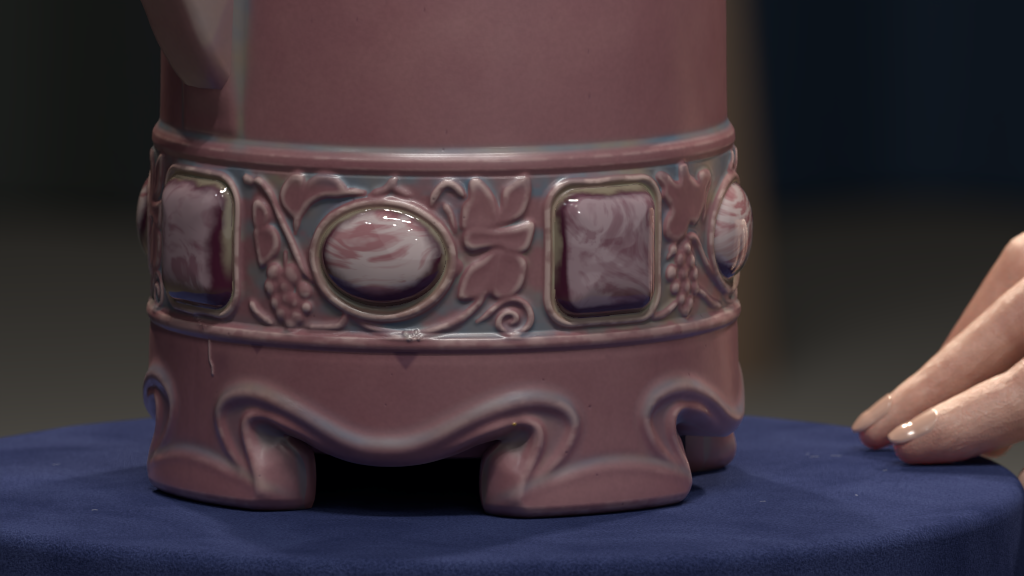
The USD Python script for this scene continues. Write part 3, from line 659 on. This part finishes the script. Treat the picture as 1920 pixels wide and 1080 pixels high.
FING = {k: [((x - 1.2, y, z + .2), q * 1.05) for (x, y, z), q in v] for k, v in FING.items()}
def sph(c, r): return m3.Manifold.sphere(r, 28).translate(list(map(float, c)))
bones = []
def bone(a, ra, b, rb): bones.append(m3.Manifold.batch_hull([sph(a, ra), sph(b, rb)]))
for nm, js in FING.items():
    for (a, ra), (b, rb) in zip(js[:-1], js[1:]):
        mid = (np.array(a) + np.array(b)) / 2; rm_ = (ra + rb) / 2 * (1.0 if ra > 6 else 1.02)
        bone(a, ra, mid, rm_); bone(mid, rm_, b, rb)
WR = [((250, 46, 62), 17), ((254, 76, 62), 16)]
KN = [FING[k][3] for k in ('index', 'middle', 'ring', 'little')]
for (a, ra), (b, rb) in zip(KN[:-1], KN[1:]):
    for (w, rw) in WR: bones.append(m3.Manifold.batch_hull([sph(a, ra), sph(b, rb), sph(w, rw)]))
bones.append(m3.Manifold.batch_hull([sph(*FING['thumb'][3]), sph(*WR[0]), sph(*KN[0])]))
bones.append(m3.Manifold.batch_hull([sph(*FING['thumb'][3]), sph(*FING['thumb'][2]), sph((210, 38, 42), 12)]))
bones.append(m3.Manifold.batch_hull([sph(*WR[0]), sph(*WR[1]), sph((345, 58, 84), 23), sph((345, 80, 84), 22)]))
body = m3.Manifold.batch_boolean(bones, m3.OpType.Add).refine_to_length(1.6)
t = body.to_mesh(); hm = trimesh.Trimesh(t.vert_properties[:, :3], t.tri_verts); hm.merge_vertices()
trimesh.smoothing.filter_taubin(hm, .5, .53, 14)
hv = np.array(hm.vertices)
fz = meshkit.fbm(hv * .16, 3, 3) - .5
hv += hm.vertex_normals * (fz[:, None] * .55 + .10 * (meshkit.fbm(hv * .9, 2, 6)[:, None] - .5))
def crease(p, d, ax, amp, wdt, reach):
    """Skin folds across a finger at a joint p, ax = direction of the finger."""
    s = (hv - p) @ ax; r = np.linalg.norm(hv - p - s[:, None] * ax, axis=1)
    return -amp * np.exp(-(s / wdt)**2) * (r < reach)
dsp = np.zeros(len(hv))
for nm, js in FING.items():
    for k in (1, 2):
        p = np.array(js[k][0]); ax = np.array(js[k + 1][0], float) - np.array(js[k - 1][0], float); ax /= np.linalg.norm(ax)
        for off in (-1.6, 0, 1.5): dsp += crease(p + ax * off, None, ax, .24, .40, js[k][1] * 1.5)
hv += hm.vertex_normals * dsp[:, None]
hv[:, 2] = np.where((np.hypot(hv[:, 0] - 2.5, hv[:, 1] - 1) < 133) & (hv[:, 2] < .15) & (hv[:, 2] > -9), np.maximum(hv[:, 2], .05), hv[:, 2])
obj('hand', person, (hv * .001, hm.faces), skin, True)
def nail(nm, roll, ln, wd, lift):
    (a, ra), (b, rb) = FING[nm][0], FING[nm][1]
    a, b = np.array(a, float), np.array(b, float); ax = (a - b) / np.linalg.norm(a - b)
    up_ = np.array([0, 0, 1.]) - ax * ax[2]; up_ /= np.linalg.norm(up_); sd = np.cross(ax, up_)
    c, s = math.cos(roll * RAD), math.sin(roll * RAD)
    u2, s2 = up_ * c + sd * s, sd * c - up_ * s
    ns, nt = 26, 17
    S, T_ = np.meshgrid(np.linspace(0, 1, ns), np.linspace(-1, 1, nt), indexing='ij')
    half = wd * np.sqrt(np.clip(1 - np.clip((np.abs(S - .5) * 2 - .35) / .65, 0, 1)**2.4 * .80, .02, 1))
    th = T_ * half / (ra * 1.05); R_ = ra * 1.02 + lift + .25 * np.sin(S * math.pi) - 6.5 * np.clip(S - .62, 0, 1)**1.6
    along = -ln * .52 + ln * S
    base = a - ax * ra * .14
    rfac = (ra + (rb - ra) * np.clip(-along / np.linalg.norm(a - b), 0, 1)) / ra
    pt = base + along[..., None] * ax + (R_ * rfac * np.cos(th))[..., None] * u2 + (R_ * rfac * np.sin(th))[..., None] * s2
    inn = pt - .7 * u2
    i = np.arange(ns * nt).reshape(ns, nt)
    q = np.stack([i[:-1, :-1], i[1:, :-1], i[1:, 1:], i[:-1, 1:]], -1).reshape(-1, 4)
    vs = np.vstack([pt.reshape(-1, 3), inn.reshape(-1, 3)]); k = ns * nt
    ring = np.concatenate([i[0, :-1], i[:-1, -1], i[-1, :0:-1], i[:0:-1, 0]]); rn = np.roll(ring, -1)
    q = np.vstack([q, q[:, ::-1] + k, np.stack([ring, ring + k, rn + k, rn], -1)])
    f = np.vstack([q[:, :3], q[:, [0, 2, 3]]]); m = trimesh.Trimesh(vs * .001, f, process=False); m.fix_normals()
    obj('fingernail', person, m, nail_m, 50)
nail('index', -13, 12.5, 4.2, .34); nail('middle', -3, 12., 4.2, .34); nail('ring', -10, 11, 4.6, .3); nail('little', 0, 9, 3.9, .3); nail('thumb', -90, 12, 5.6, .3)
# the sleeve round the forearm, outside the picture
sl = []
for q, (x, z, ra) in enumerate(((280, 68, 29), (300, 75, 31), (340, 86, 34), (420, 104, 38), (420, 104, 34), (340, 86, 31), (300, 75, 28.5), (281, 68.5, 27))):
    tt_ = np.linspace(0, 2 * math.pi, 48, endpoint=False); sl.append(np.stack([x + 0 * tt_, 65 + ra * 1.15 * np.cos(tt_), z + ra * np.sin(tt_)], -1))
i = np.arange(8 * 48).reshape(8, 48); j = np.roll(i, -1, 1); ia, ja = np.roll(i, -1, 0), np.roll(j, -1, 0)
m = trimesh.Trimesh(np.vstack(sl) * .001, np.vstack([np.stack([i, j, ja], -1).reshape(-1, 3), np.stack([i, ja, ia], -1).reshape(-1, 3)]), process=False); m.fix_normals()
obj('sleeve', person, m, sleeve_m, 40)

# ------------------------------------------------------------------ far behind, out of focus
drape('curtain', -2.6, -.36, 8.2, grey_cloth, 'dim grey curtain hanging to the floor at the far left of the picture')
drape('curtain', -.36, .17, 8.25, black, 'black curtain hanging to the floor directly behind the pitcher', seed=1)
drape('curtain', .17, 2.9, 8.3, navy, 'navy blue curtain hanging to the floor right of the pitcher', seed=2)
def bar(a, b, w, d):
    a, b = np.array(a, float), np.array(b, float); L = np.linalg.norm(b - a)
    m = m3.Manifold.batch_hull([m3.Manifold.sphere(.006, 8).translate([sx * (w / 2 - .006), sy * (d / 2 - .006), z]) for sx in (-1, 1) for sy in (-1, 1) for z in (0, L)])
    t = m.to_mesh(); q = trimesh.Trimesh(t.vert_properties[:, :3], t.tri_verts)
    q.apply_transform(trimesh.geometry.align_vectors([0, 0, 1], (b - a) / L)); q.apply_translation(a); return q
tag(obj('wooden_post', None, bar((.206, 7.0, FLOOR), (.065, 7.0, .75), .070, .03), wood), 'slim brown wooden post leaning just right of the pitcher, out of focus', 'post')
lamp('added_floor_light', 0, 85, .72, .4, .4, 9.0 * LP, NEUT, target=(.1, 5.65, FLOOR))  # added light just above the view; brightens the floor, fading towards the curtains
lamp('added_curtain_light', 0, 40, 3.0, .6, .6, 12.0 * LP, NEUT, target=(-.1, 8.2, -.5))  # added light that lifts the curtains out of black
